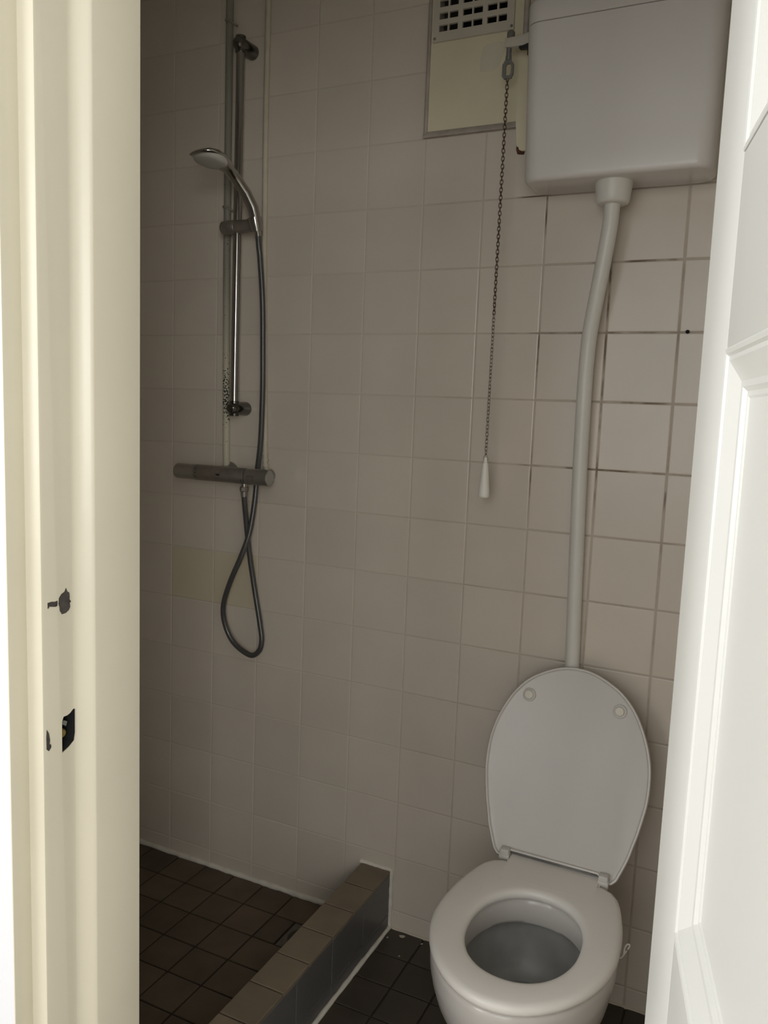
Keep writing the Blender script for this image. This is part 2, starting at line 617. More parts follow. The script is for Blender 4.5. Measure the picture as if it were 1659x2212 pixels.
# silicone beads: irregular little half-round strips
def bead(name, a, b, rad, label, n=26, mtl=None):
    a, b = Vector(a), Vector(b)
    pts, rr = [], []
    for i in range(n + 1):
        t = i / n
        pts.append(a.lerp(b, t) + Vector([random.uniform(-0.0005, 0.0005) for _ in range(3)]))
        rr.append(rad * random.uniform(0.85, 1.15))
    bmx = bmesh.new()
    add_tube(bmx, pts, rr, 8)
    return tag(from_bm(name, bmx, mtl or M['silicone'], None, auto=60), label, kind='structure')

bead('trim_1', (X0, -0.001, 0.004), (KX0, -0.001, 0.004), 0.0085, 'white silicone bead where back wall meets shower floor', 60)
bead('trim_2', (KX0 - 0.006, -0.001, KZ + 0.002), (KX1 + 0.002, -0.001, KZ + 0.002), 0.0058, 'white silicone bead along the wall end of the kerb top', 12)
bead('trim_3', (KX1 + 0.002, -0.001, 0.0), (KX1 + 0.002, -0.001, KZ + 0.003), 0.0062, 'upright white silicone bead between kerb and back wall', 16)
bead('trim_4', (KX1 + 0.004, 0.0, 0.002), (KX1 + 0.005, YF, 0.002), 0.0062, 'pale silicone bead along the foot of the kerb', 60)
bead('trim_5', (KX1 + 0.01, -0.0005, 0.0), (X1, -0.0005, 0.0), 0.0042, 'cream filler along the wall behind the toilet', 60, M['chip'])

# front wall with the door opening and its frame
XJ, XS = 0.863, 0.878              # rebate face, stop face (left jamb)
RJ, RS = 1.574, 1.559              # the same on the hinge side
ZD = 2.06
bm = bmesh.new()
add_prism(bm, [(-2.0, YH), (0.839, YH), (0.839, -1.234), (0.80, -1.234), (0.80, YF), (-2.0, YF)], 'z', 0, ZC)
add_prism(bm, [(1.60, -1.234), (1.60, YH), (3.6, YH), (3.6, YF), (1.622, YF), (1.622, -1.234)], 'z', 0, ZC)
add_box(bm, (0.80, -1.234, ZD + 0.06), (1.622, YF, ZC))
tag(from_bm('wall_front', bm, M['hall_paint']), 'white plastered wall around the doorway', kind='structure')


def jamb_profile(s):
    pts = [(0.80, YF), (XS - 0.001, YF), (XS, YF - 0.001), (XS, -1.1685), (XS - 0.0008, -1.1705), (XS - 0.003, -1.1728),
           (XJ + 0.008, -1.1765), (XJ + 0.0045, -1.1800), (XJ + 0.0018, -1.1840), (XJ + 0.0005, -1.1875), (XJ, -1.191), (XJ, -1.2310), (XJ - 0.0007, -1.2332),
           (XJ - 0.0028, -1.234), (0.80, -1.234)]
    if s < 0:
        cx = XS + RS
        pts = [(cx - x, y) for x, y in pts]
    return pts

jl = prism('trim_6', jamb_profile(1), 'z', 0.0, ZD + 0.03, M['frame'], auto=30)
# strike pocket broken out of the left jamb
hole_out = [(-1.2070, 0.972), (-1.1965, 0.976), (-1.1885, 0.981), (-1.1868, 0.990), (-1.1866, 1.020), (-1.1900, 1.0205), (-1.1945, 1.017),
            (-1.1990, 1.0155), (-1.2045, 1.0155), (-1.2068, 1.010), (-1.2070, 0.996)]
cut = prism('cutter', hole_out, 'x', XJ - 0.03, XJ + 0.004, M['black'])
md = jl.modifiers.new('b', 'BOOLEAN')
md.operation = 'DIFFERENCE'
md.solver = 'EXACT'
md.object = cut
bpy.context.view_layer.update()
dg = bpy.context.evaluated_depsgraph_get()
me2 = bpy.data.meshes.new_from_object(jl.evaluated_get(dg))
jl.modifiers.clear()
jl.data = me2
bpy.data.objects.remove(cut, do_unlink=True)
tag(jl, 'cream painted door jamb with two broken lock strikes', kind='structure')
# dark lining of the pocket
bm = bmesh.new()
add_prism(bm, [(y, z) for y, z in hole_out], 'x', XJ - 0.0295, XJ - 0.0285)
from_bm('pocket_back', bm, M['black'], jl)
bm = bmesh.new()
n = len(hole_out)
cy, cz = -1.197, 0.996
vo = [bm.verts.new((XJ - 0.0012, y, z)) for y, z in hole_out]
vi = [bm.verts.new((XJ - 0.028, y, z)) for y, z in hole_out]
vp = [bm.verts.new((XJ - 0.0012, cy + (y - cy) * 0.96, cz + (z - cz) * 0.97)) for y, z in hole_out]
vq = [bm.verts.new((XJ - 0.028, cy + (y - cy) * 0.96, cz + (z - cz) * 0.97)) for y, z in hole_out]
for i in range(n):
    k = (i + 1) % n
    bm.faces.new([vo[i], vo[k], vi[k], vi[i]])
    bm.faces.new([vp[i], vq[i], vq[k], vp[k]])
    bm.faces.new([vo[i], vp[i], vp[k], vo[k]])
from_bm('pocket_lining', bm, M['black'], jl)
o = lathe('brass_keep', [(0.0, 0.0), (0.0055, 0.0), (0.0055, 0.010), (0.004, 0.0115), (0.0, 0.0115)], (XJ - 0.018, -1.1995, 0.992), (1, 0, 0), M['brass'], jl, 16)
tag(o, 'brass stud inside the pocket')
o = prism('pocket_web', [(-1.2058, 1.0045), (-1.1995, 1.003), (-1.1955, 1.000), (-1.1935, 1.005), (-1.1975, 1.0075), (-1.2055, 1.008)], 'x', XJ - 0.010, XJ - 0.006, M['steel'], jl)

tag(box('trim_9', (0.8375, YH - 0.0006, 0.0), (0.8396, -1.2332, ZD + 0.03), M['frame'], None, 0.0008), 'cream painted strip edging the wall beside the jamb', kind='structure')

def patch(name, pts, mtl, x=XJ, t=0.0006, label=None):
    o = prism(name, pts, 'x', x - 0.0006, x + t, mtl, jl)
    if label:
        o['label'] = label
    return o

patch('bare_patch', [(-1.2095, 1.157), (-1.2060, 1.161), (-1.2015, 1.163), (-1.1995, 1.167), (-1.1975, 1.1625), (-1.1948, 1.161), (-1.1942, 1.156),
                     (-1.1945, 1.153), (-1.1922, 1.150), (-1.1942, 1.1485), (-1.1935, 1.144), (-1.1955, 1.1405), (-1.2000, 1.138), (-1.2055, 1.1375),
                     (-1.2085, 1.142), (-1.2090, 1.147), (-1.2102, 1.150)], M['bare'], label='bare dark metal where the paint broke off')
patch('bare_patch', [(-1.2255, 1.148), (-1.2240, 1.1485), (-1.2235, 1.150), (-1.2140, 1.148), (-1.2120, 1.149), (-1.2118, 1.1545), (-1.2150, 1.154),
                     (-1.2200, 1.155), (-1.2255, 1.1545)], M['bare'], label='small bare strip beside it')
patch('bare_patch', [(-1.2295, 0.985), (-1.2265, 0.982), (-1.2232, 0.9855), (-1.2235, 0.989), (-1.2255, 0.990), (-1.2248, 0.995), (-1.2262, 1.003),
                     (-1.2290, 1.008), (-1.2298, 1.000)], M['bare'], label='narrow chip in the paint edge')

tag(prism('trim_7', jamb_profile(-1), 'z', 0.0, ZD + 0.03, M['frame'], auto=30), 'cream painted door jamb on the hinge side', kind='structure')
hp = [(YF, ZD + 0.06), (YF, ZD + 0.015), (-1.1755, ZD + 0.015), (-1.179, ZD + 0.03), (-1.234, ZD + 0.03), (-1.234, ZD + 0.06)]
tag(prism('trim_8', hp, 'x', 0.80, 1.622, M['frame']), 'cream painted head of the door frame', kind='structure')

# hallway shell (mostly unseen): floor, walls, ceiling, windows added for the area lights
HX0, HX1, HY = -1.9, 3.6, -3.6
tag(box('hall_floor', (HX0, HY, -0.06), (HX1, YF, -0.0035), M['hall_floor']), 'brown hallway floor', kind='structure')
tag(box('wall_hall_right', (HX1, HY, -0.06), (HX1 + 0.1, YH, ZC), M['plaster']), 'white hallway wall beyond the door', kind='structure')
tag(box('hall_ceiling', (HX0 - 0.1, HY - 0.1, ZC), (HX1 + 0.1, YF, ZC + 0.1), M['plaster']), 'white hallway ceiling', kind='structure')
def wall_with_openings(name, ax, at0, at1, lo, hi, ops, label):
    """slab between lo and hi along ax ('x' or 'y') with openings (a, b, z0, z1)"""
    bmw = bmesh.new()
    def bxw(a, b, z0, z1):
        if ax == 'x':
            add_box(bmw, (a, at0, z0), (b, at1, z1))
        else:
            add_box(bmw, (at0, a, z0), (at1, b, z1))
    cur = lo
    for a, b, z0, z1 in ops:
        bxw(cur, a, -0.06, ZC)
        bxw(a, b, -0.06, z0)
        bxw(a, b, z1, ZC)
        cur = b
    bxw(cur, hi, -0.06, ZC)
    return tag(from_bm(name, bmw, M['plaster']), label, kind='structure')

WZ0, WZ1 = 0.95, 2.29
hw = [(x - 0.52, x + 0.52, WZ0, WZ1) for x in (-0.4, 0.7, 1.8, 2.9)]  # unseen windows, made up to carry the area lights
wall_with_openings('wall_hall_back', 'x', HY - 0.1, HY, HX0 - 0.1, HX1 + 0.1, hw, 'white hallway wall with a row of added, unseen windows')
wall_with_openings('wall_hall_left', 'y', HX0 - 0.1, HX0, HY, YH, [(-2.92, -1.68, WZ0, WZ1)], 'white end wall of the hallway with an added, unseen opening for light')
def win(nm, ax, a, b, at):
    bmw = bmesh.new()
    f_ = 0.05
    for (p, q, z0, z1) in [(a, a + f_, WZ0, WZ1), (b - f_, b, WZ0, WZ1), (a + f_, b - f_, WZ0, WZ0 + f_), (a + f_, b - f_, WZ1 - f_, WZ1)]:
        if ax == 'x':
            add_box(bmw, (p, at, z0), (q, at + 0.04, z1))
        else:
            add_box(bmw, (at, p, z0), (at + 0.04, q, z1))
    tag(from_bm(nm, bmw, M['door']), 'white painted frame in an added, unseen hallway opening', kind='structure')
for i, (a, b, _, _) in enumerate(hw):
    win('added_window_%d' % (i + 1), 'x', a, b, HY - 0.09)
win('added_window_5', 'y', -2.92, -1.68, HX0 - 0.09)

# ------------------------------------------------------------------ the open door
HG = Vector((1.525, -1.219, 0))
ED = Vector((0.203, -0.979, 0)).normalized()       # hinge towards the free edge
door = empty('door_1', HG)
tag(door, 'white panelled door swung open into the hallway', kind='structure')
door.rotation_euler = (0, 0, math.atan2(ED.y, ED.x))
# local: x along the leaf from the hinge, y to the back (away from the visible face), z up
def dbox(name, x0, x1, z0, z1, y0=0.0, y1=0.04, bev=0.0015):
    return box(name, (x0, y0, z0), (x1, y1, z1), M['door'], door, bev)
DW = 0.690
P0 = 0.107
dbox('stile', -0.011, P0, 0.012, 2.045)
dbox('stile', DW - P0, DW, 0.012, 2.045)
zb = [(0.053, 0.435), (0.549, 0.931), (1.045, 1.427), (1.541, 1.923)]
edges = [0.012] + [v for pr in zb for v in pr] + [2.045]
for k in range(0, len(edges), 2):
    dbox('rail', P0, DW - P0, edges[k], edges[k + 1])
for z0, z1 in zb:
    x0, x1 = P0, DW - P0
    pn = box('panel', (x0 + 0.001, 0.0105, z0 + 0.001), (x1 - 0.001, 0.030, z1 - 0.001), M['door'], door)
    # moulding: small bead, then a slope, then a groove, mitred at the corners
    prof = [(0.0, 0.004), (0.0, -0.0003), (0.0012, -0.0009), (0.0035, -0.0003), (0.0050, 0.0012), (0.0075, 0.0010), (0.020, 0.0068), (0.0235, 0.0072),
            (0.026, 0.0095), (0.0285, 0.0095), (0.030, 0.0105)]
    bm = bmesh.new()
    rings = []
    for d, h in prof:
        rings.append([bm.verts.new(q) for q in [(x0 + d, h, z0 + d), (x1 - d, h, z0 + d), (x1 - d, h, z1 - d), (x0 + d, h, z1 - d)]])
    for a, b in zip(rings, rings[1:]):
        for i in range(4):
            bm.faces.new([a[i], a[(i + 1) % 4], b[(i + 1) % 4], b[i]])
    from_bm('moulding', bm, M['door'], pn)

# ================================================================== toilet
TX = 1.228
toilet = empty('toilet', (TX, -0.43, 0))
tag(toilet, 'white ceramic floor toilet with its seat down and lid raised', 'toilet')
TO = Vector((TX, -0.43, 0))

def tp(o):
    o.location = o.location - TO
    return o

def interp(tab, v):
    for (a, b), (c, d) in zip(tab, tab[1:]):
        if a <= v <= c:
            return b + (d - b) * (v - a) / (c - a)
    return tab[-1][1] if v > tab[-1][0] else tab[0][1]

# seat outline: half width against distance in front of the wall
SEAT = [(0.228, 0.131), (0.250, 0.141), (0.30, 0.156), (0.35, 0.1675), (0.40, 0.1735), (0.45, 0.175), (0.49, 0.1705), (0.53, 0.159), (0.57, 0.140),
        (0.60, 0.119), (0.63, 0.090), (0.65, 0.060), (0.66, 0.038), (0.666, 0.0)]

def seat_outline(off=0.0, n=72, yb=0.228):
    """smooth closed outline; polar sampling around the seat centre"""
    pts = []
    L = [(-hw, -yy) for yy, hw in SEAT]
    Rr = [(hw, -yy) for yy, hw in SEAT[::-1]][1:]
    poly = L + Rr
    poly = [Vector((x + TX, y, 0)) for x, y in poly]
    c = Vector((TX, -0.445, 0))
    out = []
    for k in range(n):
        a = 2 * math.pi * k / n + math.pi / n
        d = Vector((math.sin(a), -math.cos(a), 0))
        best = None
        for p, q in zip(poly, poly[1:] + poly[:1]):
            e = q - p
            den = d.x * e.y - d.y * e.x
            if abs(den) < 1e-12:
                continue
            w_ = p - c
            t = (w_.x * e.y - w_.y * e.x) / den
            s = (w_.x * d.y - w_.y * d.x) / den
            if t > 0 and -1e-6 <= s <= 1 + 1e-6 and (best is None or t < best):
                best = t
        out.append(best)
    for _ in range(2):
        out = [(out[i - 1] + 2 * out[i] + out[(i + 1) % n]) / 4 for i in range(n)]
    res = []
    for k in range(n):
        a = 2 * math.pi * k / n + math.pi / n
        d = Vector((math.sin(a), -math.cos(a), 0))
        res.append(c + d * (out[k] + off))
    return res

N_S = 72
def hole_ring(a_, b_, z, cy=-0.456, cx=TX + 0.004, nexp=2.15):
    c = Vector((TX, -0.445, 0))
    res = []
    for k in range(N_S):
        a = 2 * math.pi * k / N_S + math.pi / N_S
        s_, c_ = math.sin(a), -math.cos(a)
        r_ = (abs(s_ / a_) ** nexp + abs(c_ / b_) ** nexp) ** (-1 / nexp)
        res.append(Vector((cx + s_ * r_, cy + c_ * r_, z)))
    return res

def ring_z(off, z, sc=1.0, cy=-0.445, dy=0.0):
    return [Vector((TX + (p.x - TX) * sc, cy + dy + (p.y - cy) * sc, z)) for p in seat_outline(off)]

# bowl: outside from foot to rim, over the rim and down inside
bm = bmesh.new()
rings = [ring_z(0, 0.0, 0.62, dy=0.06), ring_z(0, 0.02, 0.62, dy=0.06), ring_z(0, 0.05, 0.57, dy=0.06), ring_z(0, 0.12, 0.56, dy=0.05),
         ring_z(0, 0.19, 0.66, dy=0.03), ring_z(0, 0.25, 0.80, dy=0.012), ring_z(0, 0.30, 0.905, dy=0.004), ring_z(0, 0.335, 0.95),
         ring_z(0, 0.348, 0.962), ring_z(0, 0.358, 0.975), ring_z(0, 0.385, 0.982), ring_z(0, 0.394, 0.975), ring_z(0, 0.398, 0.955),
         hole_ring(0.122, 0.152, 0.398), hole_ring(0.116, 0.147, 0.392), hole_ring(0.113, 0.144, 0.375), hole_ring(0.112, 0.143, 0.352),
         hole_ring(0.114, 0.145, 0.345), hole_ring(0.122, 0.153, 0.343), hole_ring(0.128, 0.160, 0.350)]
add_loft(bm, rings, True, False)
bowl = tp(from_bm('bowl', bm, M['ceramic'], toilet, auto=60))
bm = bmesh.new()
rings = [hole_ring(0.130, 0.163, 0.352), hole_ring(0.132, 0.165, 0.330), hole_ring(0.126, 0.158, 0.29), hole_ring(0.112, 0.142, 0.255),
         hole_ring(0.098, 0.124, 0.238), hole_ring(0.088, 0.112, 0.232), hole_ring(0.075, 0.095, 0.2285), hole_ring(0.04, 0.05, 0.2265), hole_ring(0.005, 0.006, 0.226)]
add_loft(bm, rings, False, True)
basin = tp(from_bm('basin', bm, M['bowl_in'], toilet, auto=60))
tag(basin, 'dull grey inside of the bowl')
wr = hole_ring(0.093, 0.117, 0.2345)
bm = bmesh.new()
bm.faces.new([bm.verts.new(p) for p in wr])
tp(from_bm('water', bm, M['water'], toilet))
# pedestal back: the outlet horn towards the wall
bm = bmesh.new()
add_tube(bm, [(TX, -0.30, 0.20), (TX, -0.20, 0.185), (TX, -0.11, 0.18), (TX, -0.012, 0.18)], [0.085, 0.07, 0.058, 0.055], 24)
tp(from_bm('outlet', bm, M['ceramic'], toilet, auto=60))
bm = bmesh.new()
for s in (-1, 1):
    add_box(bm, (TX - 0.115, -0.285, 0.335), (TX + 0.115, -0.185, 0.392)) if s > 0 else None
bmesh.ops.bevel(bm, geom=bm.edges[:], offset=0.014, segments=3, affect='EDGES')
tp(from_bm('hinge_shelf', bm, M['ceramic'], toilet, auto=40))

# seat ring
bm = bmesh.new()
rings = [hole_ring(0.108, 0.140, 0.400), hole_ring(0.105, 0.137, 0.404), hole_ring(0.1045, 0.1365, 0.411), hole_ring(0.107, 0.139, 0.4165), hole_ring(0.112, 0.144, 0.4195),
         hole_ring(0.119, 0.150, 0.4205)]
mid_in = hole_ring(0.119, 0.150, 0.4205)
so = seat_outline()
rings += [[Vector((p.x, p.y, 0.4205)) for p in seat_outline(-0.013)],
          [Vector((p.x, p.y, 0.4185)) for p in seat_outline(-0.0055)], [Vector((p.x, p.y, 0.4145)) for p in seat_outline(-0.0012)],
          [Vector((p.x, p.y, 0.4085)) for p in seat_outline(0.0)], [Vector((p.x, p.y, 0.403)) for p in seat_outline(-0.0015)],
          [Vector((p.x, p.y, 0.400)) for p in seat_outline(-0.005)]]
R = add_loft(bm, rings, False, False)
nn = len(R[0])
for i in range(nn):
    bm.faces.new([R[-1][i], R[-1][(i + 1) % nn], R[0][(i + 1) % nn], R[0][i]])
seat = tp(from_bm('seat', bm, M['seat_toplit'], toilet, auto=50))
# tongue at the back of the seat between the hinges
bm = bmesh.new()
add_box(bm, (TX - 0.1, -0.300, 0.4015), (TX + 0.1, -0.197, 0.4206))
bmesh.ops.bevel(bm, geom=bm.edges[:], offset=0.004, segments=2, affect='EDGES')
from_bm('seat_tongue', bm, M['seat_toplit'], seat, auto=40)

# lid, leaning back against the flush pipe
LO = Vector((TX, -0.205, 0.435))
LV = Vector((0, 0.155, 0.385)).normalized()
LU = Vector((1, 0, 0))
LN = LU.cross(LV)                     # points to the viewer / down
if LN.y > 0:
    LN = -LN
LID = [(-0.021, 0.124), (-0.012, 0.1335), (0.0, 0.1395), (0.036, 0.1535), (0.068, 0.162), (0.09, 0.168), (0.15, 0.1795), (0.196, 0.1815), (0.236, 0.178),
       (0.279, 0.1665), (0.323, 0.1465), (0.355, 0.124), (0.381, 0.095), (0.402, 0.055), (0.411, 0.025), (0.413, 0.0)]
def lid_pts(off, depth):
    P_ = [Vector((b, a, 0)) for a, b in LID]
    cm = catmull(P_, 4)
    cm[-1] = P_[-1]
    left = [(-p.x, p.y) for p in cm]
    right = [(p.x, p.y) for p in cm[::-1]][1:]
    # hinge tabs: the lower edge is cut back between them
    notch = [(0.108, -0.022), (0.101, -0.019), (0.0985, -0.0105), (0.094, -0.0075), (0.03, -0.0075), (-0.03, -0.0075), (-0.094, -0.0075), (-0.0985, -0.0105), (-0.101, -0.019), (-0.108, -0.022)]
    poly = left + right + notch
    nP = len(poly)
    area = sum(poly[i][0] * poly[(i + 1) % nP][1] - poly[(i + 1) % nP][0] * poly[i][1] for i in range(nP))
    sg = 1.0 if area > 0 else -1.0
    out = []
    for i, (x, v) in enumerate(poly):
        xa, va = poly[i - 1]
        xb, vb = poly[(i + 1) % nP]
        tx, tv = xb - xa, vb - va
        l = math.hypot(tx, tv) or 1
        nx, nv = sg * tv / l, -sg * tx / l
        x2, v2 = x + nx * off, v + nv * off
        x2 -= 0.005 + 0.018 * v2
        out.append(LO + LU * x2 + LV * v2 + LN * depth)
    return out

bm = bmesh.new()
add_loft(bm, [lid_pts(-0.006, -0.0125), lid_pts(-0.002, -0.012), lid_pts(0.0, -0.009), lid_pts(0.0, -0.003), lid_pts(-0.0015, 0.0), lid_pts(-0.0050, -0.0002),
              lid_pts(-0.0068, -0.0040), lid_pts(-0.0095, -0.0052)], True, True)
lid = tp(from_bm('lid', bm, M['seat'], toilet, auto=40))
for dx, dv in ((-0.113, 0.334), (0.091, 0.334)):
    b0 = LO + LU * dx + LV * dv + LN * (-0.0046)
    lathe('buffer_socket', [(0.0, 0.0), (0.0150, 0.0), (0.0150, 0.0030), (0.0138, 0.0042), (0.0122, 0.0042), (0.0120, 0.0020)], b0, LN, M['seat'], lid, 28)
    lathe('buffer_pad', [(0.0, 0.0), (0.0098, 0.0), (0.0098, 0.0068), (0.0088, 0.0080), (0.0, 0.0082)], b0, LN, M['pad'], lid, 24)
for dx in (-0.117, 0.097):
    o = lathe('hinge', [(0.0, 0.0), (0.0095, 0.0), (0.0105, 0.002), (0.0105, 0.020), (0.0095, 0.022), (0.0, 0.022)], (TX + dx - 0.004, -0.213, 0.4175), (1, 0, 0),
              M['seat'], toilet, 20)
    tp(o)
    box('hinge_lug', (TX + dx - 0.003, -0.222, 0.405), (TX + dx + 0.017, -0.203, 0.436), M['seat'], o, 0.003)

# hanging loop hooked on the bowl's right side
pts = []
for k in range(22):
    a = 2 * math.pi * k / 22
    wd = 0.0058 * (0.55 + 0.45 * math.sin(a))
    pts.append(Vector((1.4035 + wd * math.cos(a) + 0.0035 * math.sin(a), -0.345, 0.3735 + 0.0125 * math.sin(a) + 0.002 * math.cos(a))))
bm = bmesh.new()
add_tube(bm, pts, 0.0015, 8, closed=True)
add_tube(bm, [(1.400, -0.345, 0.361), (1.396, -0.345, 0.354), (1.386, -0.345, 0.350)], 0.0015, 8)
tag(from_bm('rim_hook', bm, M['handle'], None, auto=60), 'small white loop hook hanging on the right rim of the toilet bowl', 'hook')

# ================================================================== high level cistern
cis = empty('toilet_cistern', (TX, -0.07, 1.872))
tag(cis, 'white plastic high-level cistern on the wall above the toilet', 'cistern')
CO = Vector((TX, -0.07, 1.872))
def cp(o):
    o.location = o.location - CO
    return o

def rrect(cx, cy, hx, hy, r, z, n=6):
    pts = []
    for (sx, sy, a0) in ((1, 1, 0), (-1, 1, 90), (-1, -1, 180), (1, -1, 270)):
        for k in range(n + 1):
            a = math.radians(a0 + 90 * k / n)
            pts.append(Vector((cx + sx * (hx - r) + r * math.cos(a), cy + sy * (hy - r) + r * math.sin(a), z)))
    return pts

def tank_ring(z, grow=0.0, ins=0.0, r=0.034):
    t = (z - 1.872) / 0.31
    hx = 0.190 + 0.006 * t + grow - ins
    cx = 1.2315 - 0.002 * t
    yb = -0.0125
    yf = -0.132 - 0.008 * t - grow + ins
    return rrect(cx, (yb + yf) / 2, hx, (yb - yf) / 2, r, z, 8)

bm = bmesh.new()
rings = [tank_ring(1.872, 0, 0.0105, 0.026), tank_ring(1.8728, 0, 0.006, 0.029), tank_ring(1.8755, 0, 0.0026, 0.032), tank_ring(1.880, 0, 0.0006), tank_ring(1.886, 0, 0.0)]
rings += [tank_ring(z) for z in (1.93, 2.0, 2.08, 2.15, 2.182)]
rings += [tank_ring(2.183, 0, 0.003)]
add_loft(bm, rings)
cp(from_bm('tank', bm, M['tank'], cis, auto=50))
bm = bmesh.new()
add_loft(bm, [tank_ring(2.1838, 0, 0.003), tank_ring(2.1845, 0.0002), tank_ring(2.222, 0.0), tank_ring(2.231, -0.003), tank_ring(2.236, -0.012)])
cp(from_bm('tank_lid', bm, M['tank'], cis, auto=50))
cp(lathe('outlet_socket', [(0.0, 0.0), (0.0385, 0.0), (0.0385, 0.010), (0.0372, 0.020), (0.0345, 0.043), (0.0325, 0.047), (0.0285, 0.049), (0.0, 0.049)], (1.2235, -0.070, 1.876), (0, 0, -1), M['pvc'], cis))
# flush lever on the left side
lev = cp(prism('lever', [(1.048, 2.176), (1.036, 2.1765), (1.010, 2.170), (0.985, 2.1705), (0.9715, 2.172), (0.9715, 2.190), (1.005, 2.191), (1.030, 2.197), (1.048, 2.199)],
               'y', -0.078, -0.062, M['grille'], cis, bev=0.0015))
lathe('pivot_peg', [(0.0, 0.0), (0.0085, 0.0), (0.0085, 0.015), (0.006, 0.018), (0.0, 0.018)], (0.981, -0.068, 2.189), (0, 0, 1), M['steel'], lev, 16)
prism('lever_stop', [(1.003, 2.1715), (1.044, 2.1755), (1.044, 2.152), (1.022, 2.150), (1.022, 2.163), (1.003, 2.166)], 'y', -0.076, -0.064, M['print'], lev)

# board behind the cistern, broken at its lower left corner
bd = prism('backing_board', [(0.9885, 1.990), (0.9895, 1.984), (0.993, 1.983), (0.996, 1.976), (1.002, 1.9735), (1.40, 1.9735), (1.40, ZC), (0.9825, ZC), (0.9825, 2.06), (0.985, 2.03), (0.987, 2.005)],
           'y', 0.0012, -0.0115, M['cream'])
tag(bd, 'cream painted board behind the left edge of the cistern', 'board')
o = prism('broken_edge', [(0.9872, 2.004), (0.9872, 1.978), (0.990, 1.970), (1.004, 1.968), (1.006, 1.9733), (1.002, 1.9735), (0.996, 1.976), (0.993, 1.983), (0.9895, 1.984), (0.9885, 1.990)], 'y', 0.0010, -0.006, M['brick'], bd)
tag(o, 'crumbled reddish brown corner')

# flush pipe
fp = tube('flush_pipe', catmull([(1.2235, -0.070, 1.842), (1.2225, -0.069, 1.80), (1.219, -0.067, 1.765), (1.210, -0.061, 1.70), (1.198, -0.051, 1.625), (1.1895, -0.042, 1.57), (1.1855, -0.036, 1.52), (1.1835, -0.031, 1.45), (1.184, -0.025, 1.28), (1.1895, -0.0225, 1.05), (1.196, -0.0215, 0.82), (1.201, -0.0215, 0.62), (1.208, -0.0225, 0.45), (1.212, -0.027, 0.40),
                                (1.216, -0.052, 0.372), (1.220, -0.085, 0.364), (1.223, -0.14, 0.364), (1.224, -0.19, 0.364)], 5), 0.0165, M['pvc'], None, 24)
tag(fp, 'grey white plastic flush pipe running from cistern down to toilet', 'pipe')
o = lathe('pipe_collar', [(0.0165, 0.0), (0.0205, 0.0), (0.0205, 0.006), (0.0165, 0.006)], (1.2235, -0.070, 1.831), (0, 0, 1), M['pvc'], fp, 24)

# ------------------------------------------------------------------ pull chain
CX, CYY = 0.979, -0.070
ch = empty('pull_chain', (CX, CYY, 1.19))
tag(ch, 'thin metal pull chain with a tapered cream handle hanging from the cistern lever', 'chain')
HOF = Vector((CX, CYY, 1.19))
def hp_(o):
    o.location = o.location - HOF
    return o
# slotted hook plate
bm = bmesh.new()
outer = [(0.0055, 2.1565), (0.0065, 2.147), (0.0125, 2.138), (0.0125, 2.117), (0.008, 2.108), (-0.008, 2.108), (-0.0125, 2.114), (-0.0125, 2.138), (-0.0065, 2.147), (-0.0055, 2.1565)]
inner = [(0.0035, 2.1385), (0.0045, 2.1375), (0.0075, 2.135), (0.0075, 2.119), (0.005, 2.115), (-0.003, 2.115), (-0.0045, 2.118), (-0.0045, 2.135), (-0.003, 2.1375), (-0.0015, 2.1385)]
F0 = [[bm.verts.new((CX + x, CYY + d, z)) for x, z in pts] for d in (-0.0025, 0.0025) for pts in (outer, inner)]
k = len(outer)
for i in range(k):
    j2 = (i + 1) % k
    bm.faces.new([F0[0][i], F0[0][j2], F0[1][j2], F0[1][i]])
    bm.faces.new([F0[2][i], F0[3][i], F0[3][j2], F0[2][j2]])
    bm.faces.new([F0[0][i], F0[2][i], F0[2][j2], F0[0][j2]])
    bm.faces.new([F0[1][i], F0[1][j2], F0[3][j2], F0[3][i]])
hp_(from_bm('hook_plate', bm, M['steel'], ch))
hp_(lathe('hook_pin', [(0.0, 0.0), (0.005, 0.0), (0.0055, 0.003), (0.0055, 0.027), (0.0, 0.027)], (CX, CYY, 2.147), (0, 0, 1), M['steel'], ch, 14))
# links
def link_mesh(mtl, nm):
    bmx = bmesh.new()
    Lh, Wh, r = 0.0056, 0.0030, 0.00095
    pts = []
    s = Lh - Wh
    for k in range(6):
        a = math.pi * k / 5
        pts.append(Vector((Wh * math.cos(a), 0, s + Wh * math.sin(a))))
    for k in range(6):
        a = math.pi + math.pi * k / 5
        pts.append(Vector((Wh * math.cos(a), 0, -s + Wh * math.sin(a))))
    nP = len(pts)
    rings = []
    for i, p in enumerate(pts):
        t = (pts[(i + 1) % nP] - pts[i - 1]).normalized()
        nn_ = Vector((0, 1, 0))
        bb = t.cross(nn_)
        rings.append([bmx.verts.new(p + (nn_ * math.cos(2 * math.pi * q / 5) + bb * math.sin(2 * math.pi * q / 5)) * r) for q in range(5)])
    for a, b in zip(rings, rings[1:] + rings[:1]):
        for i in range(5):
            bmx.faces.new([a[i], a[(i + 1) % 5], b[(i + 1) % 5], b[i]])
    bmesh.ops.recalc_face_normals(bmx, faces=bmx.faces)
    me = bpy.data.meshes.new(nm)
    bmx.to_mesh(me)
    bmx.free()
    for pf in me.polygons:
        pf.use_smooth = True
    me.materials.append(mtl)
    return me
lm_hi, lm_lo = link_mesh(M['chain'], 'link'), link_mesh(M['chain_lo'], 'link')
ztop, zbot, pitch = 2.108, 1.292, 0.0083
nl = int((ztop - zbot) / pitch)
face_cam = math.atan2(-(1.58 - CX), 1.0)
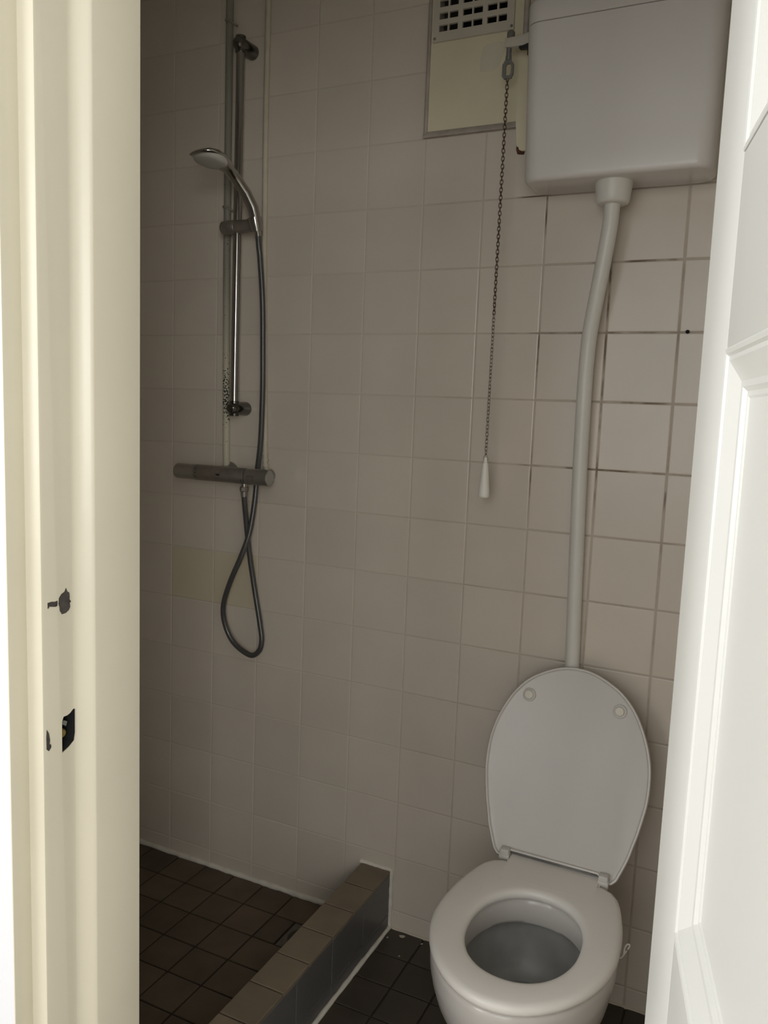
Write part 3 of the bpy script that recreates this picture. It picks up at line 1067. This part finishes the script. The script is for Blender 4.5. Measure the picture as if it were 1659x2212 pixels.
for i in range(nl + 1):
    t = i / nl
    o = bpy.data.objects.new('link', lm_hi if t < 0.62 else lm_lo)
    C.objects.link(o)
    o.parent = ch
    o.location = (-0.003 * t, 0, ztop - pitch * i - HOF.z)
    o.rotation_euler = (random.uniform(-.1, .1), random.uniform(-.1, .1), 0.55 + (i % 2) * math.pi / 2 + max(0, t - 0.35) * 1.3 + random.uniform(-.12, .12))
HX_ = CX - 0.003
bm = bmesh.new()
add_tube(bm, [(HX_, CYY, 1.292), (HX_ - 0.0055, CYY, 1.281), (HX_ - 0.0055, CYY, 1.2775), (HX_ + 0.0055, CYY, 1.2775), (HX_ + 0.0055, CYY, 1.281)], 0.0008, 6, closed=True)
hp_(from_bm('wire_loop', bm, M['chain_lo'], ch))
hd = hp_(lathe('handle', [(0.0, 0.0), (0.0118, 0.0), (0.0130, 0.0015), (0.0134, 0.005), (0.0122, 0.020), (0.0068, 0.078), (0.0058, 0.0800), (0.0040, 0.0802), (0.0038, 0.092), (0.0, 0.093)],
               (HX_, CYY, 1.1905), (0, 0, 1), M['handle'], ch, 28))
tag(hd, 'tapered cream plastic handle')

# ================================================================== vent panel and grille
bm = bmesh.new()
PXL, PXR, PZB = 0.7655, 0.9820, 2.041
for lo, hi in [((PXL, -0.004, PZB), (PXR, 0.0012, DZ0)), ((PXL, -0.004, DZ1), (PXR, 0.0012, ZC)), ((PXL, -0.004, DZ0), (DX0, 0.0012, DZ1)), ((DX1, -0.004, DZ0), (PXR, 0.0012, DZ1))]:
    add_box(bm, lo, hi)
vp_ = tag(from_bm('wall_board', bm, M['cream']), 'cream painted board set in the wall tiles below the vent grille', 'panel')
prism('edge_trim', [(0.7565, 0.0012), (0.7565, -0.007), (0.7605, -0.009), (0.7640, -0.006), (0.7655, -0.002), (0.7655, 0.0012)], 'z', 2.030, ZC, M['trim'], vp_)
prism('edge_trim', [(0.0012, 2.0265), (-0.011, 2.0265), (-0.013, 2.029), (-0.011, 2.034), (-0.006, 2.0405), (0.0012, 2.0405)], 'x', 0.7565, 0.9850, M['trim'], vp_)
prism('filler_patch', [(0.890, 2.16), (0.889, 2.182), (0.892, 2.205), (0.9, 2.215), (0.93, 2.22), (0.948, 2.213), (0.944, 2.19), (0.934, 2.165), (0.921, 2.158), (0.902, 2.1565)], 'y', -0.0039, -0.0045, M['patch'], vp_)

gr = empty('vent_grille', (0.868, -0.004, 2.236))
tag(gr, 'cream slotted ventilation grille screwed above the cream board', 'vent')
GO = Vector((0.868, -0.004, 2.236))
def gp(o):
    o.location = o.location - GO
    return o
slots = [(0.7865, 0.8075), (0.8110, 0.8325), (0.8440, 0.8665), (0.8695, 0.8920), (0.9035, 0.9260), (0.9300, 0.9500)]
gx0, gx1, gz0, gz1 = 0.7715, 0.9670, 2.237, 2.462
rws = [(2.258 + 0.0268 * k, 2.2725 + 0.0268 * k) for k in range(7)]
bm = bmesh.new()
zs = [gz0] + [v for pr in rws for v in pr] + [gz1]
GYF, GYB = -0.0105, -0.0042
for k in range(0, len(zs), 2):
    add_box(bm, (gx0, GYF, zs[k]), (gx1, GYB, zs[k + 1]))
xs = [gx0] + [v for pr in slots for v in pr] + [gx1]
for z0, z1 in rws:
    for k in range(0, len(xs), 2):
        add_box(bm, (xs[k], GYF, z0), (xs[k + 1], GYB, z1))
bmesh.ops.remove_doubles(bm, verts=bm.verts, dist=1e-5)
gp(from_bm('slotted_plate', bm, M['grille'], gr))
gp(lathe('screw', [(0.0, 0.0), (0.0034, 0.0), (0.0030, 0.0012), (0.0, 0.0016)], (0.7765, -0.0105, 2.2445), (0, -1, 0), M['dull'], gr, 14))
gp(lathe('screw', [(0.0, 0.0), (0.0034, 0.0), (0.0030, 0.0012), (0.0, 0.0016)], (0.9620, -0.0105, 2.2445), (0, -1, 0), M['dull'], gr, 14))
# narrow service pipes between grille and cistern
for xx, rr_, lb in ((0.9985, 0.0065, 'narrow grey service pipe between the vent grille and the cistern, left of two'), (1.018, 0.0055, 'narrow grey service pipe between the vent grille and the cistern, right of two')):
    tag(tube('service_pipe', [(xx, -0.019, 2.205), (xx, -0.019, ZC)], rr_, M['trim'], None, 14), lb, 'pipe')

# ================================================================== shower
# supply pipes on the wall
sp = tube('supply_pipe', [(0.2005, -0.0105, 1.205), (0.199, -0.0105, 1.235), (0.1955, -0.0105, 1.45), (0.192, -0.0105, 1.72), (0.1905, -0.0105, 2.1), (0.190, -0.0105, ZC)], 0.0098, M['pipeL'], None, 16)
tag(sp, 'old supply pipe with flaking paint rising from the left of the shower mixer', 'pipe')
for z in (2.375, 1.905):
    bm = bmesh.new()
    add_tube(bm, [(0.1795, -0.0105, z + 0.004), (0.1835, -0.0185, z + 0.003), (0.1915, -0.0218, z), (0.1995, -0.0185, z - 0.003), (0.2035, -0.0105, z - 0.006), (0.211, -0.003, z - 0.010)], 0.0028, 8)
    from_bm('pipe_clip', bm, M['pipeL'], sp, auto=50)
sp2 = tube('supply_pipe', [(0.331, -0.007, 1.205), (0.3265, -0.007, 1.23), (0.318, -0.007, 1.5), (0.310, -0.007, 1.80), (0.307, -0.007, 2.1), (0.3085, -0.007, ZC)], 0.0072, M['pipeR'], None, 14)
tag(sp2, 'slim cream painted supply pipe rising from the right of the shower mixer', 'pipe')
for z in (1.25, 1.232, 1.218):
    lathe('pipe_collar', [(0.0, 0.0), (0.0095, 0.0), (0.0095, 0.006), (0.0, 0.006)], (0.3265 + (1.25 - z) * 0.08, -0.0085, z), (0, 0, 1), M['pipeR'], sp2, 14)

# slide rail
BX, BY = 0.256, -0.054
rail = empty('shower_rail', (BX, 0, 1.37))
tag(rail, 'chrome shower slide rail with two wall brackets', 'shower rail')
RO = Vector((BX, 0, 1.37))
def rp(o):
    o.location = o.location - RO
    return o
rp(tube('bar', [(BX - 0.001, BY, 1.372), (BX, BY, 1.85), (BX + 0.002, BY, 2.292)], 0.0108, M['chrome'], rail, 24))
for z, dx in ((1.371, -0.001), (2.292, 0.002)):
    b = rp(lathe('bracket', [(0.0, 0.0), (0.0185, 0.0), (0.0190, 0.001), (0.0190, 0.010), (0.0182, 0.040), (0.0178, 0.058), (0.0150, 0.068), (0.0105, 0.0735), (0.0, 0.0755)], (BX + dx, 0.0, z), (0, -1, 0), M['dark_chrome'], rail, 32))
    lathe('bar_socket', [(0.0, -0.02), (0.0130, -0.02), (0.0135, -0.018), (0.0135, 0.018), (0.0130, 0.020), (0.0, 0.020)], (BX + dx, BY, z), (0, 0, 1), M['dark_chrome'], b, 24)
# slider with clamp knob and holder cup
sl = rp(lathe('slider', [(0.0, 0.0), (0.0125, 0.0), (0.0165, 0.004), (0.0175, 0.010), (0.0175, 0.044), (0.0165, 0.0455), (0.0170, 0.047), (0.0165, 0.085), (0.0150, 0.098), (0.0, 0.100)], (0.2105, -0.058, 1.842), (1, 0, 0), M['dull'], rail, 28))
lathe('holder_cup', [(0.0120, 0.0), (0.0150, 0.0), (0.0185, 0.030), (0.0185, 0.034), (0.0150, 0.034), (0.0125, 0.004)], (0.3325, -0.074, 1.823), (-0.10, -0.22, 1.0), M['chrome'], sl, 28)

# hand shower: one lofted body from handle to head, spray plate below
hs = [((0.3335, -0.070, 1.812), 0.0085, 0.0085), ((0.3330, -0.0745, 1.832), 0.0100, 0.0100), ((0.331, -0.080, 1.853), 0.0145, 0.0135), ((0.327, -0.088, 1.879), 0.0160, 0.0145),
      ((0.317, -0.105, 1.911), 0.0160, 0.0140), ((0.306, -0.130, 1.940), 0.0155, 0.0125), ((0.299, -0.152, 1.958), 0.0200, 0.0115), ((0.294, -0.163, 1.965), 0.0290, 0.0135), ((0.287, -0.180, 1.973), 0.0410, 0.0135),
      ((0.279, -0.198, 1.9775), 0.0465, 0.0125), ((0.272, -0.215, 1.979), 0.0445, 0.0110), ((0.264, -0.230, 1.977), 0.0350, 0.0060), ((0.259, -0.239, 1.974), 0.0210, 0.0040), ((0.257, -0.2435, 1.9715), 0.004, 0.001)]
P = [Vector(a[0]) for a in hs]
rings = []
lat = Vector((0.93, -0.36, 0.0))
for i, (p, wv, hv) in enumerate(hs):
    t = (P[min(i + 1, len(P) - 1)] - P[max(i - 1, 0)]).normalized()
    b_ = (lat - t * lat.dot(t)).normalized()
    n_ = t.cross(b_).normalized()
    rings.append([P[i] + b_ * wv * math.cos(2 * math.pi * k / 24) + n_ * hv * math.sin(2 * math.pi * k / 24) for k in range(24)])
hsr = empty('hand_shower', P[0])
tag(hsr, 'chrome hand shower with a round pale spray face resting in the rail holder', 'shower head')
bm = bmesh.new()
add_loft(bm, rings)
o = from_bm('body', bm, M['chrome'], hsr, auto=60)
o.location = -P[0]
cface = Vector((0.2790, -0.1965, 1.9710))
ta = (Vector((0.257, -0.2425, 1.9695)) - Vector((0.299, -0.152, 1.953))).normalized()
nb = (lat - ta * lat.dot(ta)).normalized()
nf = ta.cross(nb).normalized()
if nf.z > 0:
    nf = -nf
o = lathe('spray_face', [(0.0, -0.004), (0.0435, -0.004), (0.0430, 0.004), (0.0405, 0.0085), (0.035, 0.0108), (0.020, 0.0116), (0.0, 0.0118)], cface, nf, M['spray'], hsr, 36)
o.location = -P[0]

# mixer
MZ, MY = 1.193, -0.072
mix = empty('shower_mixer', (0.235, 0, MZ))
tag(mix, 'limescaled chrome thermostatic bar mixer below the slide rail', 'shower mixer')
MO = Vector((0.235, 0, MZ))
def mp(o):
    o.location = o.location - MO
    return o
body = mp(lathe('body', [(0.0, 0.0), (0.0212, 0.0), (0.0216, 0.001), (0.0216, 0.163), (0.0210, 0.164), (0.0, 0.164)], (0.149, MY, MZ), (1, 0, 0), M['dull'], mix, 40))
kl_ = mp(lathe('temperature_knob', [(0.0, 0.0), (0.015, 0.0), (0.0195, 0.002), (0.0212, 0.006), (0.0214, 0.058), (0.0218, 0.060), (0.0218, 0.070), (0.020, 0.071), (0.0, 0.071)], (0.0775, MY, MZ), (1, 0, 0), M['knob'], mix, 40))
kr_ = mp(lathe('flow_knob', [(0.0, 0.0), (0.020, 0.0), (0.0216, 0.001), (0.0218, 0.066), (0.0212, 0.0705), (0.0195, 0.072), (0.0190, 0.0708), (0.0, 0.0708)], (0.3150, MY, MZ), (1, 0, 0), M['knob'], mix, 40))
tag(kl_, 'left temperature knob')
tag(kr_, 'right flow knob')
# push button on the flow knob, facing out and slightly down
def bar_patch(name, xc, ang, w_, h_, mtl, parent, thick=0.0007, rad=0.0219, rnd=True):
    """small plate wrapped on the bar at angle ang (0 = straight out from the wall, + up)"""
    bmx = bmesh.new()
    nseg = 20
    pts2 = []
    for k in range(nseg):
        a = 2 * math.pi * k / nseg
        e = 0.5 if rnd else 0.25
        ca, sa = math.cos(a), math.sin(a)
        pts2.append((math.copysign(abs(ca) ** e, ca) * w_ / 2, math.copysign(abs(sa) ** e, sa) * h_ / 2))
    def pp(x, s, r):
        th = ang + s / rad
        return (xc + x, MY - r * math.cos(th), MZ + r * math.sin(th))
    A = [bmx.verts.new(pp(x, s, rad + thick)) for x, s in pts2]
    B = [bmx.verts.new(pp(x, s, rad - 0.002)) for x, s in pts2]
    bmx.faces.new(A)
    for i in range(nseg):
        k = (i + 1) % nseg
        bmx.faces.new([A[i], A[k], B[k], B[i]])
    return from_bm(name, bmx, mtl, parent)
bar_patch('button_surround', 0.3365, -0.15, 0.0210, 0.0150, M['print'], kr_, 0.0002)
bar_patch('button', 0.3365, -0.15, 0.0192, 0.0132, M['dull'], kr_, 0.0008)
for a in (0.55, 0.05, -0.45):
    bar_patch('dial_mark', 0.1555, a, 0.0014, 0.0062 if a != 0.05 else 0.003, M['print'], body, 0.0003, 0.0216, False)
bar_patch('dial_mark', 0.1585, 0.05, 0.004, 0.0014, M['print'], body, 0.0003, 0.0216, False)
bar_patch('dial_mark', 0.3065, -0.5, 0.0014, 0.006, M['print'], body, 0.0003, 0.0216, False)
# half-moon emblem on the body
bmx = bmesh.new()
em = [(0.2255, 0.10)] + [(0.2325 + 0.007 * math.cos(a), 0.10 - 0.24 * math.sin(a)) for a in [math.pi * k / 8 for k in range(8, -1, -1)]]
A = [bmx.verts.new((x, MY - 0.0219 * math.cos(a), MZ + 0.0219 * math.sin(a))) for x, a in em]
B = [bmx.verts.new((x, MY - 0.0200 * math.cos(a), MZ + 0.0200 * math.sin(a))) for x, a in em]
bmx.faces.new(A)
for i in range(len(em)):
    k = (i + 1) % len(em)
    bmx.faces.new([A[i], A[k], B[k], B[i]])
from_bm('emblem', bmx, M['print'], body)
for xx, rs in ((0.2045, 1.0), (0.3390, 0.58)):
    e = mp(lathe('escutcheon', [(0.0, 0.0), (0.030 * rs, 0.0), (0.0295 * rs, 0.005), (0.0225 * rs, 0.012), (0.0190 * rs, 0.016), (0.0185 * rs, 0.054), (0.0, 0.054)], (xx, 0.0, MZ), (0, -1, 0), M['knob'], mix, 32))
outl = mp(lathe('hose_outlet', [(0.0, 0.0), (0.0085, 0.0), (0.0085, 0.010), (0.0, 0.010)], (0.3045, MY, MZ - 0.0195), (0, 0, -1), M['chrome'], mix, 20))

# hose
hpts = [(0.3335, -0.0700, 1.812), (0.3325, -0.064, 1.785), (0.3340, -0.060, 1.757), (0.3405, -0.055, 1.652), (0.3410, -0.050, 1.534), (0.3395, -0.045, 1.414), (0.3310, -0.037, 1.291), (0.3170, -0.030, 1.203),
        (0.3165, -0.038, 1.127), (0.3110, -0.052, 1.040), (0.2940, -0.063, 0.976), (0.2575, -0.065, 0.894), (0.2295, -0.055, 0.8225), (0.2315, -0.047, 0.7675), (0.2590, -0.044, 0.7205), (0.3110, -0.042, 0.6935),
        (0.3390, -0.040, 0.7065), (0.3480, -0.038, 0.738), (0.3390, -0.034, 0.782), (0.3150, -0.030, 0.882), (0.3015, -0.036, 0.9725), (0.3000, -0.052, 1.063), (0.3040, -0.068, 1.122), (0.3045, -0.072, 1.150)]
hose = empty('shower_hose', (0.3045, -0.072, 0.69))
tag(hose, 'dark grey shower hose looping below the mixer up to the hand shower', 'hose')
o = tube('tube', catmull(hpts, 8), 0.0074, M['hose'], hose, 16)
HO2 = Vector((0.3045, -0.072, 0.69))
o.location = -HO2
o = lathe('nut', [(0.0, 0.0), (0.0105, 0.0), (0.0118, 0.002), (0.0118, 0.011), (0.0105, 0.013), (0.0, 0.013)], (0.3045, MY, 1.1515), (0, 0, 1), M['dull'], hose, 8, auto=20)
o.location = -HO2
o = lathe('ferrule', [(0.0, 0.0), (0.0080, 0.0), (0.0092, 0.014), (0.0, 0.014)], (0.3048, MY, 1.1375), (0, 0, 1), M['dull'], hose, 20)
o.location = -HO2

# drain in the shower floor
dr = empty('floor_drain', (0.57, -0.157, -0.003))
tag(dr, 'square floor drain with a dark round grate beside the kerb', 'drain')
DO = Vector((0.57, -0.157, -0.003))
def dp(o):
    o.location = o.location - DO
    return o
dp(box('frame', (0.523, -0.2075, -0.0035), (0.655, -0.1075, -0.0012), M['drain'], dr, 0.0006))
gt = dp(lathe('grate', [(0.0, 0.0), (0.036, 0.0), (0.038, 0.0008), (0.038, 0.0022), (0.034, 0.003), (0.0, 0.0026)], (0.572, -0.157, -0.0012), (0, 0, 1), M['grate'], dr, 28))
for ang in range(0, 360, 60):
    a = math.radians(ang + 15)
    lathe('grate_hole', [(0.0, 0.0), (0.006, 0.0), (0.006, 0.0006), (0.0, 0.0006)], (0.572 + 0.021 * math.cos(a), -0.157 + 0.021 * math.sin(a), 0.0014), (0, 0, 1), M['black'], gt, 10)

# flakes of paint on the floor
def flake(x, y, s, lab, rot):
    bmx = bmesh.new()
    n_ = 7
    pts = []
    for k in range(n_):
        a = 2 * math.pi * k / n_
        r_ = s * random.uniform(0.55, 1.15)
        pts.append((x + r_ * math.cos(a + rot), y + r_ * 0.7 * math.sin(a + rot)))
    add_prism(bmx, pts, 'z', 0.0005, 0.0022)
    for v in bmx.verts:
        v.co.z += 0.002 * math.sin((v.co.x - x) / s * 2) * 0.5 + 0.0012
    o = from_bm('paint_flake', bmx, M['chip'])
    tag(o, lab, 'debris', 'paint flakes fallen beside the toilet')
    return o
flake(0.801, -0.022, 0.0085, 'largest pale flake of paint on the floor between kerb and toilet', 0.4)
flake(0.768, -0.046, 0.0028, 'small pale flake of paint closest to the kerb', 1.0)
flake(0.858, -0.026, 0.0035, 'small pale flake of paint against the toilet foot', 2.0)
flake(0.826, -0.098, 0.0028, 'thin pale flake of paint on the floor joint left of the toilet', 0.2)
